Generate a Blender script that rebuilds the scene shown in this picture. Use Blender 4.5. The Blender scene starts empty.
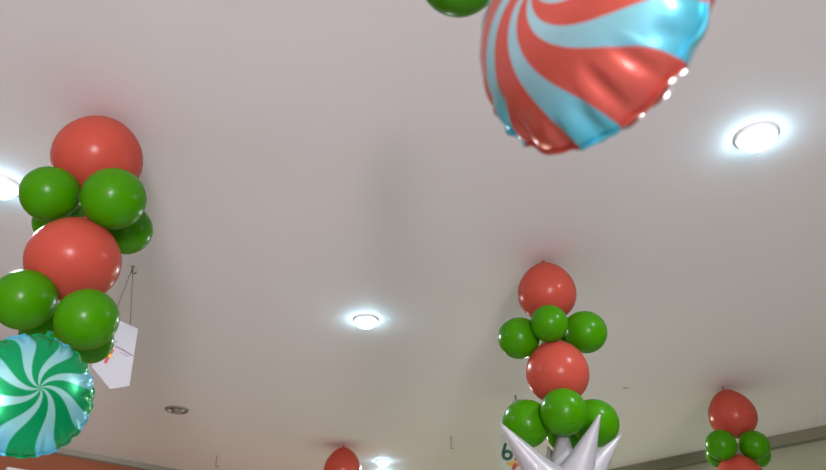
import bpy, bmesh, math, random
from mathutils import Vector, Matrix
random.seed(7)
C = bpy.context.scene.collection
sc = bpy.context.scene

# ------------------------------------------------------------------ camera
CAMZ = 1.45; H = 1.75; CEIL = CAMZ + H; FPX = 700.0
PITCH = math.radians(32); YAW = math.radians(46)      # bearing of the view in the plan
Fh = Vector((math.cos(YAW), math.sin(YAW), 0)); Rt = Vector((math.sin(YAW), -math.cos(YAW), 0))
FWD = Fh*math.cos(PITCH) + Vector((0, 0, math.sin(PITCH)))
UPV = -Fh*math.sin(PITCH) + Vector((0, 0, math.cos(PITCH)))
CAM = Vector((0, 0, CAMZ))
cd = bpy.data.cameras.new('camera'); cam = bpy.data.objects.new('camera', cd); C.objects.link(cam)
cd.sensor_width = 36; cd.lens = 36*FPX/826; cd.clip_start = .02
cam.matrix_world = Matrix((( Rt.x, UPV.x, -FWD.x, CAM.x), (Rt.y, UPV.y, -FWD.y, CAM.y), (Rt.z, UPV.z, -FWD.z, CAM.z), (0, 0, 0, 1)))
cd.dof.use_dof = True; cd.dof.focus_distance = 3.0; cd.dof.aperture_fstop = 2.8
sc.camera = cam

# ------------------------------------------------------------------ world, daylight, exposure
w = bpy.data.worlds.new('world'); sc.world = w; w.use_nodes = True
w.node_tree.nodes['Background'].inputs[0].default_value = (.75, .86, 1, 1)
w.node_tree.nodes['Background'].inputs[1].default_value = 1.2
sc.view_settings.view_transform = 'Standard'; sc.view_settings.look = 'None'
sc.view_settings.gamma = 1; sc.view_settings.exposure = 0.62
XMAX, YMAX, XMIN, YMIN = 6.60, 6.97, -4.6, -4.6
def area(name, loc, target, sx, sy, power, col):
    l = bpy.data.lights.new(name, 'AREA'); l.shape = 'RECTANGLE'; l.size = sx; l.size_y = sy
    l.energy = power; l.color = col
    o = bpy.data.objects.new(name, l); C.objects.link(o); o.location = loc
    o.rotation_euler = (Vector(target)-Vector(loc)).to_track_quat('-Z', 'Y').to_euler()
    return o
WIN_P = 410
# daylight coming through the one shopfront window in the wall behind the camera
area('window_daylight', (-3.2, YMIN-.12, .90), (-3.2, 0, .90), 1.3, 1.5, WIN_P, (1, .89, .97))

def P(px, py, D):                       # point seen at (px, py) at horizontal forward distance D
    u = (px-413)/FPX; v = (235-py)/FPX
    dep = D/(math.cos(PITCH)-v*math.sin(PITCH))
    return CAM + (FWD + Rt*u + UPV*v)*dep
def PC(px, py, drop=0):                 # point on the ceiling
    u = (px-413)/FPX; v = (235-py)/FPX
    dep = (H-drop)/(math.sin(PITCH)+v*math.cos(PITCH))
    return CAM + (FWD + Rt*u + UPV*v)*dep
def depth(p): return (p-CAM).dot(FWD)

# ------------------------------------------------------------------ materials
def mat(name, col, rough=.5, metal=0, **k):
    m = bpy.data.materials.new(name); m.use_nodes = True
    b = m.node_tree.nodes['Principled BSDF']
    b.inputs['Base Color'].default_value = (*col, 1); b.inputs['Roughness'].default_value = rough
    b.inputs['Metallic'].default_value = metal
    for kk, v in k.items(): b.inputs[kk.replace('_', ' ')].default_value = v
    return m
def vary(m, scale, amt, bump=0, bscale=None, dist=.01):
    nt = m.node_tree; N = nt.nodes; L = nt.links; b = N['Principled BSDF']
    tc = N.new('ShaderNodeTexCoord'); n = N.new('ShaderNodeTexNoise'); n.inputs['Scale'].default_value = scale
    n.inputs['Detail'].default_value = 4
    L.new(tc.outputs['Object'], n.inputs['Vector'])
    mr = N.new('ShaderNodeMapRange'); mr.inputs[3].default_value = 1-amt; mr.inputs[4].default_value = 1+amt
    L.new(n.outputs['Fac'], mr.inputs[0])
    v = N.new('ShaderNodeVectorMath'); v.operation = 'SCALE'
    v.inputs[0].default_value = b.inputs['Base Color'].default_value[:3]
    L.new(mr.outputs[0], v.inputs['Scale']); L.new(v.outputs[0], b.inputs['Base Color'])
    if bump:
        n2 = N.new('ShaderNodeTexNoise'); n2.inputs['Scale'].default_value = bscale or scale; n2.inputs['Detail'].default_value = 3
        L.new(tc.outputs['Object'], n2.inputs['Vector'])
        bp = N.new('ShaderNodeBump'); bp.inputs['Strength'].default_value = bump; bp.inputs['Distance'].default_value = dist
        L.new(n2.outputs['Fac'], bp.inputs['Height']); L.new(bp.outputs['Normal'], b.inputs['Normal'])
    return m
def latex(name, col, sub):
    m = mat(name, col, .26, 0, IOR=1.33)
    nt = m.node_tree; N = nt.nodes; L = nt.links; b = N['Principled BSDF']; out = N['Material Output']
    tr = N.new('ShaderNodeBsdfTranslucent'); tr.inputs[0].default_value = (*sub, 1)
    mx = N.new('ShaderNodeMixShader'); mx.inputs[0].default_value = .3
    L.new(b.outputs[0], mx.inputs[1]); L.new(tr.outputs[0], mx.inputs[2]); L.new(mx.outputs[0], out.inputs['Surface'])
    return m
M_ceil = vary(mat('ceiling_paint', (.80, .765, .765), .7), .9, .03, .12, 1.6, .05)
M_floor = vary(mat('floor_tile', (.47, .485, .50), .25), 3, .05)
M_wall = vary(mat('cream_wall_paint', (.33, .345, .245), .8), 2, .04)
M_brown = vary(mat('brick_red_wall_paint', (.33, .105, .05), .8), 2, .05)
M_trimr = vary(mat('olive_trim_paint', (.19, .19, .13), .7), 3, .04)
M_triml = vary(mat('grey_trim_paint', (.33, .31, .26), .7), 3, .04)
M_white = mat('white_plastic', (.85, .85, .85), .4)
M_card = vary(mat('white_card', (.47, .45, .48), .55), 6, .02)
M_red = latex('coral_latex', (.60, .100, .066), (.66, .13, .09))
M_green = latex('lime_green_latex', (.064, .31, .0), (.10, .42, .0))
M_glow = bpy.data.materials.new('lamp_diffuser'); M_glow.use_nodes = True
_n = M_glow.node_tree; _n.nodes.remove(_n.nodes['Principled BSDF']); _e = _n.nodes.new('ShaderNodeEmission')
_e.inputs[0].default_value = (.50, .82, 1, 1); _e.inputs[1].default_value = 30
_n.links.new(_e.outputs[0], _n.nodes['Material Output'].inputs['Surface'])
M_chrome = mat('brushed_metal', (.7, .7, .7), .3, 1)
M_darkmetal = mat('dark_metal', (.12, .11, .09), .4, .6)
M_bronze = mat('dull_metal', (.33, .31, .25), .5, .3)
M_string = mat('grey_string', (.20, .20, .19), .7)
M_foilwhite = vary(mat('pearl_white_foil', (.44, .44, .465), .38, .08), 12, .03, .25, 14, .004)
M_card_far = vary(mat('white_card_far', (.62, .66, .56), .55), 6, .02)  # white card again, with the greenish far lighting put into its colour
M_ink_green = mat('dark_green_ink', (.005, .10, .05), .5)
M_ink_yel = mat('yellow_ink', (.80, .50, .05), .5)
M_ink_or = mat('orange_ink', (.75, .16, .04), .5)
M_ink_red = mat('red_ink', (.55, .08, .06), .5)
M_ink_pur = mat('purple_ink', (.28, .17, .27), .5)

def swirl(name, base, arm_in, arm_out, twist, R, phase, duty=.15, metal=.6, arms=8, curl=.6, hook=.32):
    m = mat(name, base, .25, metal); nt = m.node_tree; N = nt.nodes; L = nt.links; b = N['Principled BSDF']
    def mth(op, a, bb=None):
        n = N.new('ShaderNodeMath'); n.operation = op
        for i, x in enumerate((a, bb)):
            if x is None: continue
            if isinstance(x, (int, float)): n.inputs[i].default_value = x
            else: L.new(x, n.inputs[i])
        return n.outputs[0]
    tc = N.new('ShaderNodeTexCoord'); s = N.new('ShaderNodeSeparateXYZ'); L.new(tc.outputs['Object'], s.inputs[0])
    x, y = s.outputs[0], s.outputs[1]
    ang = mth('ARCTAN2', y, x)
    r = mth('SQRT', mth('ADD', mth('MULTIPLY', x, x), mth('MULTIPLY', y, y)))
    rn = mth('DIVIDE', r, R)
    tw = mth('MULTIPLY', mth('SUBTRACT', mth('POWER', rn, curl), mth('MULTIPLY', mth('POWER', rn, 4), hook)), twist)
    sn = mth('SINE', mth('ADD', mth('MULTIPLY', mth('SUBTRACT', ang, tw), float(arms)), phase))
    mr = N.new('ShaderNodeMapRange'); mr.inputs[1].default_value = duty-.06; mr.inputs[2].default_value = duty+.06
    L.new(sn, mr.inputs[0])
    ca = N.new('ShaderNodeMixRGB'); ca.inputs[1].default_value = (*arm_in, 1); ca.inputs[2].default_value = (*arm_out, 1)
    L.new(mth('POWER', rn, 2.5), ca.inputs[0])
    mx = N.new('ShaderNodeMixRGB'); mx.inputs[1].default_value = (*base, 1)
    L.new(mr.outputs[0], mx.inputs[0]); L.new(ca.outputs[0], mx.inputs[2]); L.new(mx.outputs[0], b.inputs['Base Color'])
    n2 = N.new('ShaderNodeTexNoise'); n2.inputs['Scale'].default_value = 9; L.new(tc.outputs['Object'], n2.inputs['Vector'])
    bp = N.new('ShaderNodeBump'); bp.inputs['Strength'].default_value = .25; bp.inputs['Distance'].default_value = .01
    L.new(n2.outputs['Fac'], bp.inputs['Height']); L.new(bp.outputs['Normal'], b.inputs['Normal'])
    return m

# ------------------------------------------------------------------ helpers
def obj(name, bm, m, parent=None, smooth=True):
    me = bpy.data.meshes.new(name); bmesh.ops.recalc_face_normals(bm, faces=bm.faces); bm.to_mesh(me); bm.free()
    if smooth:
        for p in me.polygons: p.use_smooth = True
    for mm in (m if isinstance(m, list) else [m]): me.materials.append(mm)
    o = bpy.data.objects.new(name, me); C.objects.link(o)
    if parent: o.parent = parent
    return o
def tag(o, label, cat, group=None):
    o['label'] = label; o['category'] = cat
    if group: o['group'] = group
    return o
def empty(name, loc, label, cat, group=None, rot=None):
    o = bpy.data.objects.new(name, None); C.objects.link(o); o.location = loc; o.empty_display_size = .05
    if rot is not None: o.rotation_euler = rot.to_euler()
    return tag(o, label, cat, group)
def struct(name, bm, m):
    o = obj(name, bm, m, smooth=False); o['kind'] = 'structure'; return o
def box(bm, x0, x1, y0, y1, z0, z1):
    vs = [bm.verts.new((x, y, z)) for x in (x0, x1) for y in (y0, y1) for z in (z0, z1)]
    for f in ((0, 1, 3, 2), (4, 6, 7, 5), (0, 4, 5, 1), (2, 3, 7, 6), (0, 2, 6, 4), (1, 5, 7, 3)): bm.faces.new([vs[i] for i in f])
def lathe(bm, prof, n=40, mtx=Matrix()):
    rings = []
    for r, z in prof:
        if r < 1e-6: rings.append([bm.verts.new(mtx @ Vector((0, 0, z)))])
        else: rings.append([bm.verts.new(mtx @ Vector((r*math.cos(2*math.pi*i/n), r*math.sin(2*math.pi*i/n), z))) for i in range(n)])
    for a, b in zip(rings, rings[1:]):
        for i in range(n):
            j = (i+1) % n
            if len(a) == 1 and len(b) == 1: continue
            if len(a) == 1: bm.faces.new((a[0], b[i], b[j]))
            elif len(b) == 1: bm.faces.new((a[i], a[j], b[0]))
            else: bm.faces.new((a[i], a[j], b[j], b[i]))
def tube(bm, pts, r, n=8):
    rings = []
    for i, p in enumerate(pts):
        p = Vector(p); a = Vector(pts[max(i-1, 0)]); b = Vector(pts[min(i+1, len(pts)-1)]); t = (b-a).normalized()
        q = t.to_track_quat('Z', 'Y')
        rr = r[i] if isinstance(r, (list, tuple)) else r
        rings.append([bm.verts.new(p + q @ Vector((rr*math.cos(2*math.pi*k/n), rr*math.sin(2*math.pi*k/n), 0))) for k in range(n)])
    for a, b in zip(rings, rings[1:]):
        for k in range(n): bm.faces.new((a[k], a[(k+1) % n], b[(k+1) % n], b[k]))
    bm.faces.new(rings[0][::-1]); bm.faces.new(rings[-1])

# ------------------------------------------------------------------ room shell
T = .2
b = bmesh.new(); box(b, XMIN-T, XMAX+T, YMIN-T, YMAX+T, -T, 0); struct('floor', b, M_floor)
b = bmesh.new(); box(b, XMIN-T, XMAX+T, YMIN-T, YMAX+T, CEIL, CEIL+T); struct('ceiling', b, M_ceil)
b = bmesh.new(); box(b, XMIN-T, XMAX+T, YMAX, YMAX+T, 0, CEIL); struct('wall_north', b, M_brown)
b = bmesh.new(); box(b, XMAX, XMAX+T, YMIN-T, YMAX, 0, CEIL); struct('wall_east', b, M_wall)
b = bmesh.new(); box(b, XMIN-T, XMIN, YMIN-T, YMAX, 0, CEIL); struct('wall_west', b, M_wall)
b = bmesh.new()
for x0, x1, z0, z1 in ((XMIN, -3.85, 0, CEIL), (-2.55, XMAX, 0, CEIL), (-3.85, -2.55, 0, .2), (-3.85, -2.55, 1.7, CEIL)): box(b, x0, x1, YMIN-T, YMIN, z0, z1)
struct('wall_south', b, M_wall)
b = bmesh.new()
for x0, x1, z0, z1 in ((-3.85, -3.80, .2, 1.7), (-2.60, -2.55, .2, 1.7), (-3.80, -2.60, .2, .25), (-3.80, -2.60, 1.65, 1.7)): box(b, x0, x1, YMIN-.08, YMIN-.02, z0, z1)
struct('window_1', b, M_white)
# cornices: plain strips that step down from the ceiling
b = bmesh.new(); box(b, XMAX-.10, XMAX, YMIN, YMAX, CEIL-.09, CEIL); struct('trim_1', b, M_trimr)
b = bmesh.new(); box(b, XMAX-.03, XMAX, YMIN, YMAX-.05, CEIL-.36, CEIL-.33); struct('trim_2', b, M_trimr)
b = bmesh.new(); box(b, XMIN, XMAX-.10, YMAX-.07, YMAX, CEIL-.05, CEIL); struct('trim_3', b, M_triml)

# ------------------------------------------------------------------ downlights
GL = 'recessed downlights in the ceiling'
def downlight(loc, R, label, on=True, power=9, col=(.93, .95, 1)):
    t = empty('ceiling_downlight', loc, label, 'ceiling light', GL)
    b = bmesh.new(); lathe(b, [(R*.78, 0), (R*.8, -.010), (R*.9, -.013), (R, -.006), (R*1.01, 0)], 48); obj('trim_ring', b, M_white if on else M_bronze, t)
    if on:
        b = bmesh.new(); lathe(b, [(R*.78, 0), (R*.80, -.018), (R*.72, -.034), (R*.42, -.046), (0, -.050)], 48); obj('diffuser', b, M_glow, t)
        l = bpy.data.lights.new('downlight_lamp', 'AREA'); l.shape = 'DISK'; l.size = R*1.0; l.energy = power; l.color = col
        o = bpy.data.objects.new('downlight_lamp', l); C.objects.link(o); o.parent = t; o.location = (0, 0, -.055)
    else:
        b = bmesh.new(); lathe(b, [(R*.78, -.001), (R*.6, -.004), (0, -.004)], 48); obj('reflector', b, M_darkmetal, t)
        b = bmesh.new(); lathe(b, [(R*.42, -.004), (R*.40, -.022), (R*.2, -.028), (0, -.028)], 32); obj('bulb', b, M_bronze, t)
        q = Vector((Rt.x, Rt.y, 0))
        for s in (-.62, .5):
            b = bmesh.new(); c = q*R*s; lathe(b, [(.017, -.003), (.017, -.015), (.010, -.019), (0, -.020)], 16, Matrix.Translation(c)); obj('clip', b, M_chrome, t)
    return t
downlight(PC(756, 136), .080, 'largest bright round downlight, on the right above the balloon columns')
downlight(PC(366, 319.5), .072, 'bright round downlight in the middle of the ceiling')
downlight(PC(383, 461), .066, 'small far bright downlight beside the lone red balloon at the bottom')
downlight(PC(1, 185), .080, 'bright downlight cut by the left edge beside the green balloons')
downlight(PC(177, 409.5), .092, 'unlit dark round downlight near the brown wall', on=False)

downlight(Vector((5.0, 3.4, CEIL)), .072, 'added unseen downlight below the frame near the olive wall', power=32, col=(.88, 1, .68))  # unseen lamp, added to brighten the far ceiling and tint it green
downlight(Vector((4.9, 5.5, CEIL)), .072, 'added unseen downlight below the frame near the corner of the room', power=32, col=(.88, 1, .68))  # another unseen lamp, added for more greenish light in the far corner
# ------------------------------------------------------------------ small fixings and marks on the ceiling
def ceiling_hook(px, py, label, tall=.05):
    p = PC(px, py)
    t = empty('ceiling_hook', p, label, 'hook', 'small wire hooks fixed in the ceiling')
    b = bmesh.new(); lathe(b, [(.010, 0), (.010, -.003), (0, -.004)], 16); obj('base_plate', b, M_bronze, t)
    b = bmesh.new(); q = Rt
    pts = [Vector((0, 0, -.003)), Vector((0, 0, -tall*.6))]
    for k in range(7):
        a = math.pi*k/6
        pts.append(Vector((0, 0, -tall*.6-.012)) + q*(.012-.012*math.cos(a)) + Vector((0, 0, -.012*math.sin(a))))
    tube(b, pts, .0035, 8); obj('hook', b, M_string, t)
    return t
ceiling_hook(133, 266.5, 'small hook holding the strings of the white sign on the left', .03)
ceiling_hook(515.5, 395.5, 'small hook just above the second cluster of green balloons', .03)
for q_, l_ in (((543.5, 263.5), 'tiny hook at the tip of the coral balloon atop the middle right column'), ((727.5, 390), 'tiny hook at the tip of the coral balloon atop the right column'), ((343, 448.5), 'tiny hook at the tip of the lone coral balloon at the bottom')):
    ceiling_hook(*q_, l_, .03)
ceiling_hook(217, 456, 'bare bent wire hook hanging near the brown wall', .13)
ceiling_hook(451, 437, 'bare bent wire hook right of the small far downlight', .13)
def scuff(px, py, L, W, ang, label):
    p = PC(px, py, .0015); bm = bmesh.new()
    vs = []
    for i in range(14):
        a = 2*math.pi*i/14; rr = 1+.25*math.sin(3*a+px)
        v = Rt*(L*math.cos(a)*rr)+Fh*(W*math.sin(a)*rr)
        v.rotate(Matrix.Rotation(ang, 3, 'Z')); vs.append(v)
    t_ = [bm.verts.new(v) for v in vs]; u_ = [bm.verts.new(v+Vector((0, 0, .0015))) for v in vs]
    bm.faces.new(t_); bm.faces.new(u_[::-1])
    for i in range(14): bm.faces.new((t_[i], t_[(i+1) % 14], u_[(i+1) % 14], u_[i]))
    o = obj('scuff_mark', bm, M_scuff, smooth=False); o.location = p
    tag(o, label, 'mark')
M_scuff = mat('scuffed_paint', (.40, .38, .34), .8)
scuff(625.5, 388, .030, .012, .5, 'small dark scuff on the ceiling right of the red balloon')

# ------------------------------------------------------------------ balloons
def balloon_mesh(R, egg=.07, squash=1.0):
    b = bmesh.new(); prof = []
    n = 28
    for i in range(n+1):
        a = math.pi*i/n; c = math.cos(a); s = math.sin(a)
        rr = R*s*(1-egg*.5*(c+0)*1.0); z = R*c*(1+egg*max(c, 0)**3)*squash
        prof.append((max(rr, 0), z))
    lathe(b, prof, 48); return b, prof[0][1]
def balloon(px, py, D, rpx, m, label, group, knot=Vector((0, 0, 1)), egg=.07, squash=1.0):
    c = P(px, py, D); u = (px-413)/FPX; v = (235-py)/FPX
    R = rpx*depth(c)/FPX/(1+.22*(u*u+v*v))       # off-axis stretching of a ball's outline taken out
    q = knot.normalized().to_track_quat('Z', 'Y')
    t = empty('latex_balloon', c, label, 'balloon', group, q)
    b, top = balloon_mesh(R, egg, squash); obj('skin', b, m, t)
    b = bmesh.new()
    lathe(b, [(.013, top-.004), (.006, top+.006), (.0045, top+.012), (.008, top+.018), (.0095, top+.021), (.006, top+.022), (0, top+.020)], 16)
    obj('knot', b, m, t)
    return c, R
def cluster(items, axis, group, z=0):
    for px, py, D, r, label in items:
        c = P(px, py, D); balloon(px, py, D, r, M_green, label, group, Vector((axis.x-c.x, axis.y-c.y, .15)), egg=.04)

RG = 'big coral balloons of the ceiling columns'; GG = 'small green balloons clustered in fours on the columns'
# column at the left
D1 = 1.99
ax = P(88, 205, D1)
balloon(98, 158, D1, 44.6, M_red, 'big coral balloon touching the ceiling atop the left column', RG, squash=.97)
cluster([(50.3, 194, D1-.09, 29.6, 'green balloon beside the cut-off lamp, upper left cluster of left column'),
         (113.6, 198.5, D1-.09, 32.2, 'green balloon front right, directly below the top coral balloon of the left column'),
         (126.4, 229.5, D1+.14, 25.8, 'green balloon low on the right, half behind another in the left column upper cluster'),
         (59.5, 222, D1+.14, 26, 'mostly hidden green balloon behind the upper left cluster of the left column')], ax, GG)
balloon(74, 260, D1-.02, 47.2, M_red, 'big coral balloon between the two green clusters of the left column', RG, squash=.92)
ax = P(62, 322, D1)
cluster([(24.5, 299.5, D1-.09, 32.3, 'green balloon at the left edge above the striped green foil balloon'),
         (86.7, 319, D1-.09, 32.0, 'green balloon above right of the striped foil balloon, in front of the white sign'),
         (91, 342, D1+.12, 22.5, 'green balloon low behind another, touching the white sign on the left'),
         (44, 334, D1+.12, 24, 'green balloon mostly hidden behind the top of the striped foil balloon')], ax, GG)
# column in the middle right
D2 = 3.045
balloon(546.8, 292.5, D2, 29.2, M_red, 'coral balloon at the ceiling atop the middle right column', RG, egg=.10)
ax = P(551, 333, D2)
cluster([(519, 338, D2-.02, 20.9, 'green balloon sticking out left, upper cluster of the middle right column'),
         (549.3, 323.4, D2-.14, 18.9, 'small green balloon in the centre of the middle right column upper cluster'),
         (585.5, 332, D2-.02, 21.4, 'green balloon sticking out right, upper cluster of the middle right column'),
         (560, 346, D2+.16, 19, 'green balloon hidden at the back of the middle right column upper cluster')], ax, GG)
balloon(557.3, 372.5, D2-.03, 31.8, M_red, 'coral balloon in the middle of the middle right column', RG, egg=.05)
ax = P(563, 426, D2)
cluster([(526.3, 423.5, D2-.03, 24.2, 'green balloon on the left just above the white spiky balloon'),
         (563.7, 411.7, D2-.16, 24.0, 'green balloon front and centre above the white spiky balloon'),
         (595, 423, D2-.03, 24.2, 'green balloon on the right behind the tallest white spike'),
         (566, 433, D2+.14, 20, 'green balloon at the back, seen in gaps above the white spiky balloon')], ax, GG)
# column at the right
D3 = 4.87
balloon(732.2, 415, D3, 24.2, M_red, 'coral balloon at the ceiling atop the right column', RG, knot=Vector((-.10, .05, 1)), egg=.12)
ax = P(738, 450, D3)
cluster([(721.3, 445, D3-.10, 15.8, 'green balloon front left in the dark green cluster of the right column'),
         (754.3, 445.3, D3-.10, 15.4, 'green balloon front right in the dark green cluster of the right column'),
         (719.6, 454.5, D3+.11, 14, 'green balloon peeping below left in the cluster of the right column'),
         (757, 454.5, D3+.11, 13.5, 'green balloon peeping below right in the cluster of the right column')], ax, GG)
balloon(741, 481, D3-.04, 26, M_red, 'coral balloon cut by the bottom edge below the right green cluster', RG)
# lone one at the bottom
D4 = 6.40
balloon(342.5, 468.8, D4, 19.0, M_red, 'coral balloon alone at the bottom edge beside the small far downlight', RG, egg=.14)
# column above the camera
balloon(460, -26, .97, 43, M_green, 'green balloon at the top edge beside the striped coral foil balloon', GG, Vector((.5, -.2, .3)))

# ------------------------------------------------------------------ foil balloons
def foil(center, R, h, X, Y, m, label, seed, npuck=26, tail=(0, -1), crease=.040, group='round striped foil balloons'):
    rnd = random.Random(seed)
    X = X.normalized(); Z = X.cross(Y).normalized(); Y = Z.cross(X)
    t = empty('foil_balloon', center, label, 'foil balloon', group, Matrix((X, Y, Z)).transposed().to_quaternion())
    ph = [rnd.uniform(-.35, .35) for _ in range(npuck)]; am = [rnd.uniform(.5, 1.3) for _ in range(npuck)]; ln = [rnd.uniform(.12, .34) for _ in range(npuck)]
    na, nr = 260, 44
    def surf(sgn):
        b = bmesh.new(); rings = []
        for j in range(nr+1):
            f = math.sin(.5*math.pi*j/nr)
            ring = []
            for i in range(na if j else 1):
                a = 2*math.pi*i/na
                k = a/(2*math.pi)*npuck; ki = int(k) % npuck; fr = k-int(k)-.5-ph[ki]*.5
                wv = math.exp(-(fr/.22)**2)*am[ki]                       # one pucker per sector
                edge = max(0, 1-(1-f)/ln[ki])**1.4
                rr = R*f*(1-.018*wv*edge*(1.5 if f > .9 else 1))
                z = h*(1-f**2.3)**.62
                z -= crease*wv*edge*(1-f**6)*(R/.2) - .010*(1-wv)*edge*(1-f**8)
                ring.append(b.verts.new((rr*math.cos(a), rr*math.sin(a), sgn*max(z, .0006))))
            rings.append(ring)
        for a_, c_ in zip(rings, rings[1:]):
            for i in range(na):
                j = (i+1) % na
                if len(a_) == 1: b.faces.new((a_[0], c_[i], c_[j]))
                else: b.faces.new((a_[i], a_[j], c_[j], c_[i]))
        return b
    obj('front_panel', surf(1), m, t); obj('back_panel', surf(-1), m, t)
    b = bmesh.new(); n = 200; r0, r1 = [], []                             # flat welded rim
    for i in range(n):
        a = 2*math.pi*i/n; k = a/(2*math.pi)*npuck; ki = int(k) % npuck; fr = k-int(k)-.5-ph[ki]*.5
        wv = math.exp(-(fr/.22)**2)*am[ki]; ra = R*(1-.027*wv)-.002; rb = ra+.009*(R/.2)
        dz = .004*math.sin(k*2*math.pi)
        for lst, r_, zz in ((r0, ra, 0), (r1, rb, dz)):
            lst.append((b.verts.new((r_*math.cos(a), r_*math.sin(a), zz+.0006)), b.verts.new((r_*math.cos(a), r_*math.sin(a), zz-.0006))))
    for i in range(n):
        j = (i+1) % n
        b.faces.new((r0[i][0], r0[j][0], r1[j][0], r1[i][0])); b.faces.new((r0[i][1], r1[i][1], r1[j][1], r0[j][1]))
        b.faces.new((r1[i][0], r1[j][0], r1[j][1], r1[i][1])); b.faces.new((r0[i][0], r0[i][1], r0[j][1], r0[j][0]))
    obj('welded_rim', b, m, t)
    b = bmesh.new(); d = Vector((tail[0], tail[1], 0)).normalized(); s = Vector((-d.y, d.x, 0))   # filling neck
    pts = [(R*.985, .012), (R+.008, .007), (R+.018, .008)]
    tp = [[b.verts.new(d*r_+s*w_*e+Vector((0, 0, zz))) for e in (-1, 1) for zz in (-.001, .001)] for r_, w_ in pts]
    for p_, q_ in zip(tp, tp[1:]):
        for i0, i1 in ((0, 1), (1, 3), (3, 2), (2, 0)): b.faces.new((p_[i0], p_[i1], q_[i1], q_[i0]))
    b.faces.new((tp[-1][0], tp[-1][1], tp[-1][3], tp[-1][2]))
    obj('filling_neck', b, m, t)
    return t
def frame_from(normal, upish):
    Z = normal.normalized(); X = upish.cross(Z).normalized(); Y = Z.cross(X); return X, Y
M_sw1 = swirl('green_and_aqua_foil', (.0, .34, .11), (.36, .72, .68), (.10, .55, .80), -1.55, .165, 1.4, .27, .5)
M_sw2 = swirl('coral_and_aqua_foil', (.68, .12, .09), (.42, .70, .78), (.10, .60, .78), 2.3, .219, 4.55, .32, .45, 7, .8, .20)
c1 = P(31, 394, D1-.20)
n1 = (CAM-c1); n1.z = 0; n1 = n1.normalized(); n1.rotate(Matrix.Rotation(math.radians(14), 3, 'Z')); n1.z = -.02
X, Y = frame_from(n1, Vector((0, 0, 1)))
foil(c1, .160, .070, X, Y, M_sw1, 'round green foil balloon with aqua peppermint swirl at the lower left', 3, crease=.018, tail=(0, 1))
c2 = P(585, 13, .74)
n2 = (CAM-c2).normalized()*.61 + (-Rt*.88 + UPV*.47)*.79
X, Y = frame_from(n2, UPV)
foil(c2, .219, .110, X, Y, M_sw2, 'large round coral foil balloon with aqua swirl hanging at the top edge', 11, npuck=22, tail=(0, 1))

# ------------------------------------------------------------------ white spiky balloon
sc0 = P(565, 504, D2-.10)
st = empty('starburst_balloon', sc0, 'white foil starburst balloon with long pointed spikes at the bottom edge', 'foil balloon')
b = bmesh.new(); bmesh.ops.create_icosphere(b, subdivisions=4, radius=.125); obj('core', b, M_foilwhite, st)
def spike(d, L, w=.060):
    d = d.normalized(); q = d.to_track_quat('Z', 'Y'); b = bmesh.new(); n = 8; rings = []
    for k in range(13):
        f = k/12; z = .07+(L-.07)*f; r = (w*1.25*(1-f)**1.0*(1+.25*math.exp(-(f/.18)**2))+.0035)
        rings.append([b.verts.new(q @ Vector((r*(1+.10*(i % 2))*math.cos(2*math.pi*i/n), r*(1+.10*(i % 2))*math.sin(2*math.pi*i/n), z))) for i in range(n)])
    for a_, c_ in zip(rings, rings[1:]):
        for i in range(n): b.faces.new((a_[i], a_[(i+1) % n], c_[(i+1) % n], c_[i]))
    b.faces.new(rings[-1]); obj('spike', b, M_foilwhite, st)
tips = [(500, 423, D2-.22), (563, 420, D2-.04), (600, 414.5, D2-.24), (621, 435, D2-.12), (548, 447, D2+.02), (578, 446, D2+.02)]
for px, py, D in tips:
    p = P(px, py, D); spike(p-sc0, (p-sc0).length)
for a, e in ((190, -50), (250, -52), (300, -40), (340, -30), (20, -30), (60, -30), (100, -40), (150, -42), (130, -75), (320, -5), (10, 0)):
    a, e = math.radians(a), math.radians(e)
    spike(Vector((math.cos(a)*math.cos(e), math.sin(a)*math.cos(e), math.sin(e))), .38)

# ------------------------------------------------------------------ hanging white signs
def plane_pts(origin, yaw_deg):
    n = Fh.copy(); n.rotate(Matrix.Rotation(math.radians(yaw_deg), 3, 'Z'))
    def g(px, py):
        d = FWD + Rt*((px-413)/FPX) + UPV*((235-py)/FPX)
        return CAM + d*((origin-CAM).dot(n)/d.dot(n)) - origin
    return g, n
def slab(b, pts, n, th, off=0):
    f_ = [b.verts.new(p - n*(th+off)) for p in pts]; k_ = [b.verts.new(p-n*off) for p in pts]
    b.faces.new(f_); b.faces.new(k_[::-1])
    for i in range(len(pts)): b.faces.new((f_[i], f_[(i+1) % len(pts)], k_[(i+1) % len(pts)], k_[i]))
def stroke(b, g, pts, w, n, off):
    """flat printed line through image-plane-measured points, width in the same measure"""
    L_, R_ = [], []
    for i, p in enumerate(pts):
        a = pts[max(i-1, 0)]; c = pts[min(i+1, len(pts)-1)]
        dx, dy = c[0]-a[0], c[1]-a[1]; l = math.hypot(dx, dy) or 1; ww = w[i] if isinstance(w, list) else w
        L_.append((p[0]-dy/l*ww/2, p[1]+dx/l*ww/2)); R_.append((p[0]+dy/l*ww/2, p[1]-dx/l*ww/2))
    slab(b, [g(*q) for q in L_]+[g(*q) for q in R_[::-1]], n, .0008, off)
GS = 'white paper signs hanging on strings'
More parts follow.
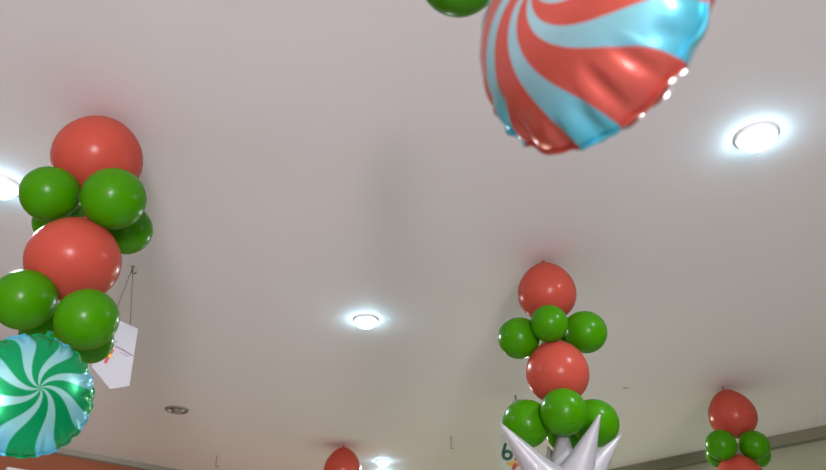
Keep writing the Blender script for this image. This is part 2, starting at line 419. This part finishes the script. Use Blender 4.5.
# left sign
hk = PC(133, 266.5, .035); og = P(116, 352, 3.12)
g, n = plane_pts(og, -16)
t = empty('hanging_sign', og, 'white many-sided paper sign on strings behind the left balloon column', 'sign', GS)
b = bmesh.new(); slab(b, [g(*q) for q in ((101.5, 313), (120, 321), (138.3, 328.6), (129.5, 386.3), (110.3, 389.2), (92.2, 367.2))], n, .003); obj('board', b, M_card, t, False)
b = bmesh.new(); stroke(b, g, [(115.5, 346.5), (124, 350.5), (133.2, 356.2)], 1.6, n, .003)
stroke(b, g, [(116, 341), (117.5, 342.5)], 1.5, n, .003); stroke(b, g, [(120, 352.5), (129, 357)], .7, n, .003); obj('small_lettering', b, M_ink_pur, t, False)
b = bmesh.new(); stroke(b, g, [(105.5, 363.5), (107.5, 359), (110.5, 354), (114, 350)], [3.2, 3.4, 3, 2.5], n, .003); obj('red_logo_stroke', b, M_ink_red, t, False)
b = bmesh.new(); stroke(b, g, [(108.5, 355), (111, 356.5), (112.5, 355.5)], 3, n, .0042); obj('yellow_logo_blob', b, M_ink_yel, t, False)
for q in ((130.3, 325), (113, 318)):
    b = bmesh.new(); e = g(*q); tube(b, [e, hk-og], .0022, 6); obj('string', b, M_string, t)
# sign behind the spiky balloon
hk = PC(515.5, 395.5, .035); og = P(516, 455, 5.06)
g, n = plane_pts(og, 0)
t = empty('hanging_sign', og, 'white paper sign with dark green letter b beside the white spikes', 'sign', GS)
b = bmesh.new(); slab(b, [g(*q) for q in ((500.5, 433.5), (534, 436.5), (534, 470), (526, 479), (508, 478), (499.5, 470))], n, .003); obj('board', b, M_card_far, t, False)
b = bmesh.new()
stroke(b, g, [(505.8, 443.2), (504.2, 448.5), (502.8, 454.0)], [2.8, 3.0, 3.0], n, .003)
ring = [(507.3+4.2*math.cos(2*math.pi*i/20), 455.2+4.0*math.sin(2*math.pi*i/20)) for i in range(21)]
for i in range(20): stroke(b, g, [ring[i], ring[i+1]], 3.3, n, .003)
obj('letter_b', b, M_ink_green, t, False)
b = bmesh.new(); stroke(b, g, [(506.5, 463), (510, 464.5), (514, 463)], [2, 3.8, 4], n, .003); obj('yellow_logo_blob', b, M_ink_yel, t, False)
b = bmesh.new(); stroke(b, g, [(514.3, 460), (517.8, 459), (520.5, 462.5), (517, 465), (514, 463.5)], 3.4, n, .0042); obj('orange_logo_head', b, M_ink_or, t, False)
b = bmesh.new(); stroke(b, g, [(515, 465), (512.8, 470)], [4, 3.2], n, .0054); obj('red_logo_stroke', b, M_ink_red, t, False)
b = bmesh.new(); stroke(b, g, [(514.5, 447.5), (514.7, 453)], .7, n, .003); stroke(b, g, [(516, 452.5), (527, 454)], .8, n, .003); stroke(b, g, [(516, 449.5), (521, 450)], .7, n, .003); obj('small_lettering', b, M_ink_pur, t, False)
for q in ((505, 434), (527, 436)):
    b = bmesh.new(); e = g(*q); tube(b, [e, hk-og], .0022, 6); obj('string', b, M_string, t)

# ------------------------------------------------------------------ white fitting on the brown wall
def on_north(px, py):
    d = FWD + Rt*((px-413)/FPX) + UPV*((235-py)/FPX); return CAM + d*((YMAX-CAM.y)/d.y)
a, c = on_north(6, 467.6), on_north(43, 466.5)
t = empty('wall_panel', ((a.x+c.x)/2, YMAX, a.z), 'white panel on the brown wall, only its top edge in view', 'panel')
w2 = abs(c.x-a.x)/2
b = bmesh.new(); box(b, -w2, w2, -.04, 0, -.6, 0); o = obj('board', b, M_white, t, False)
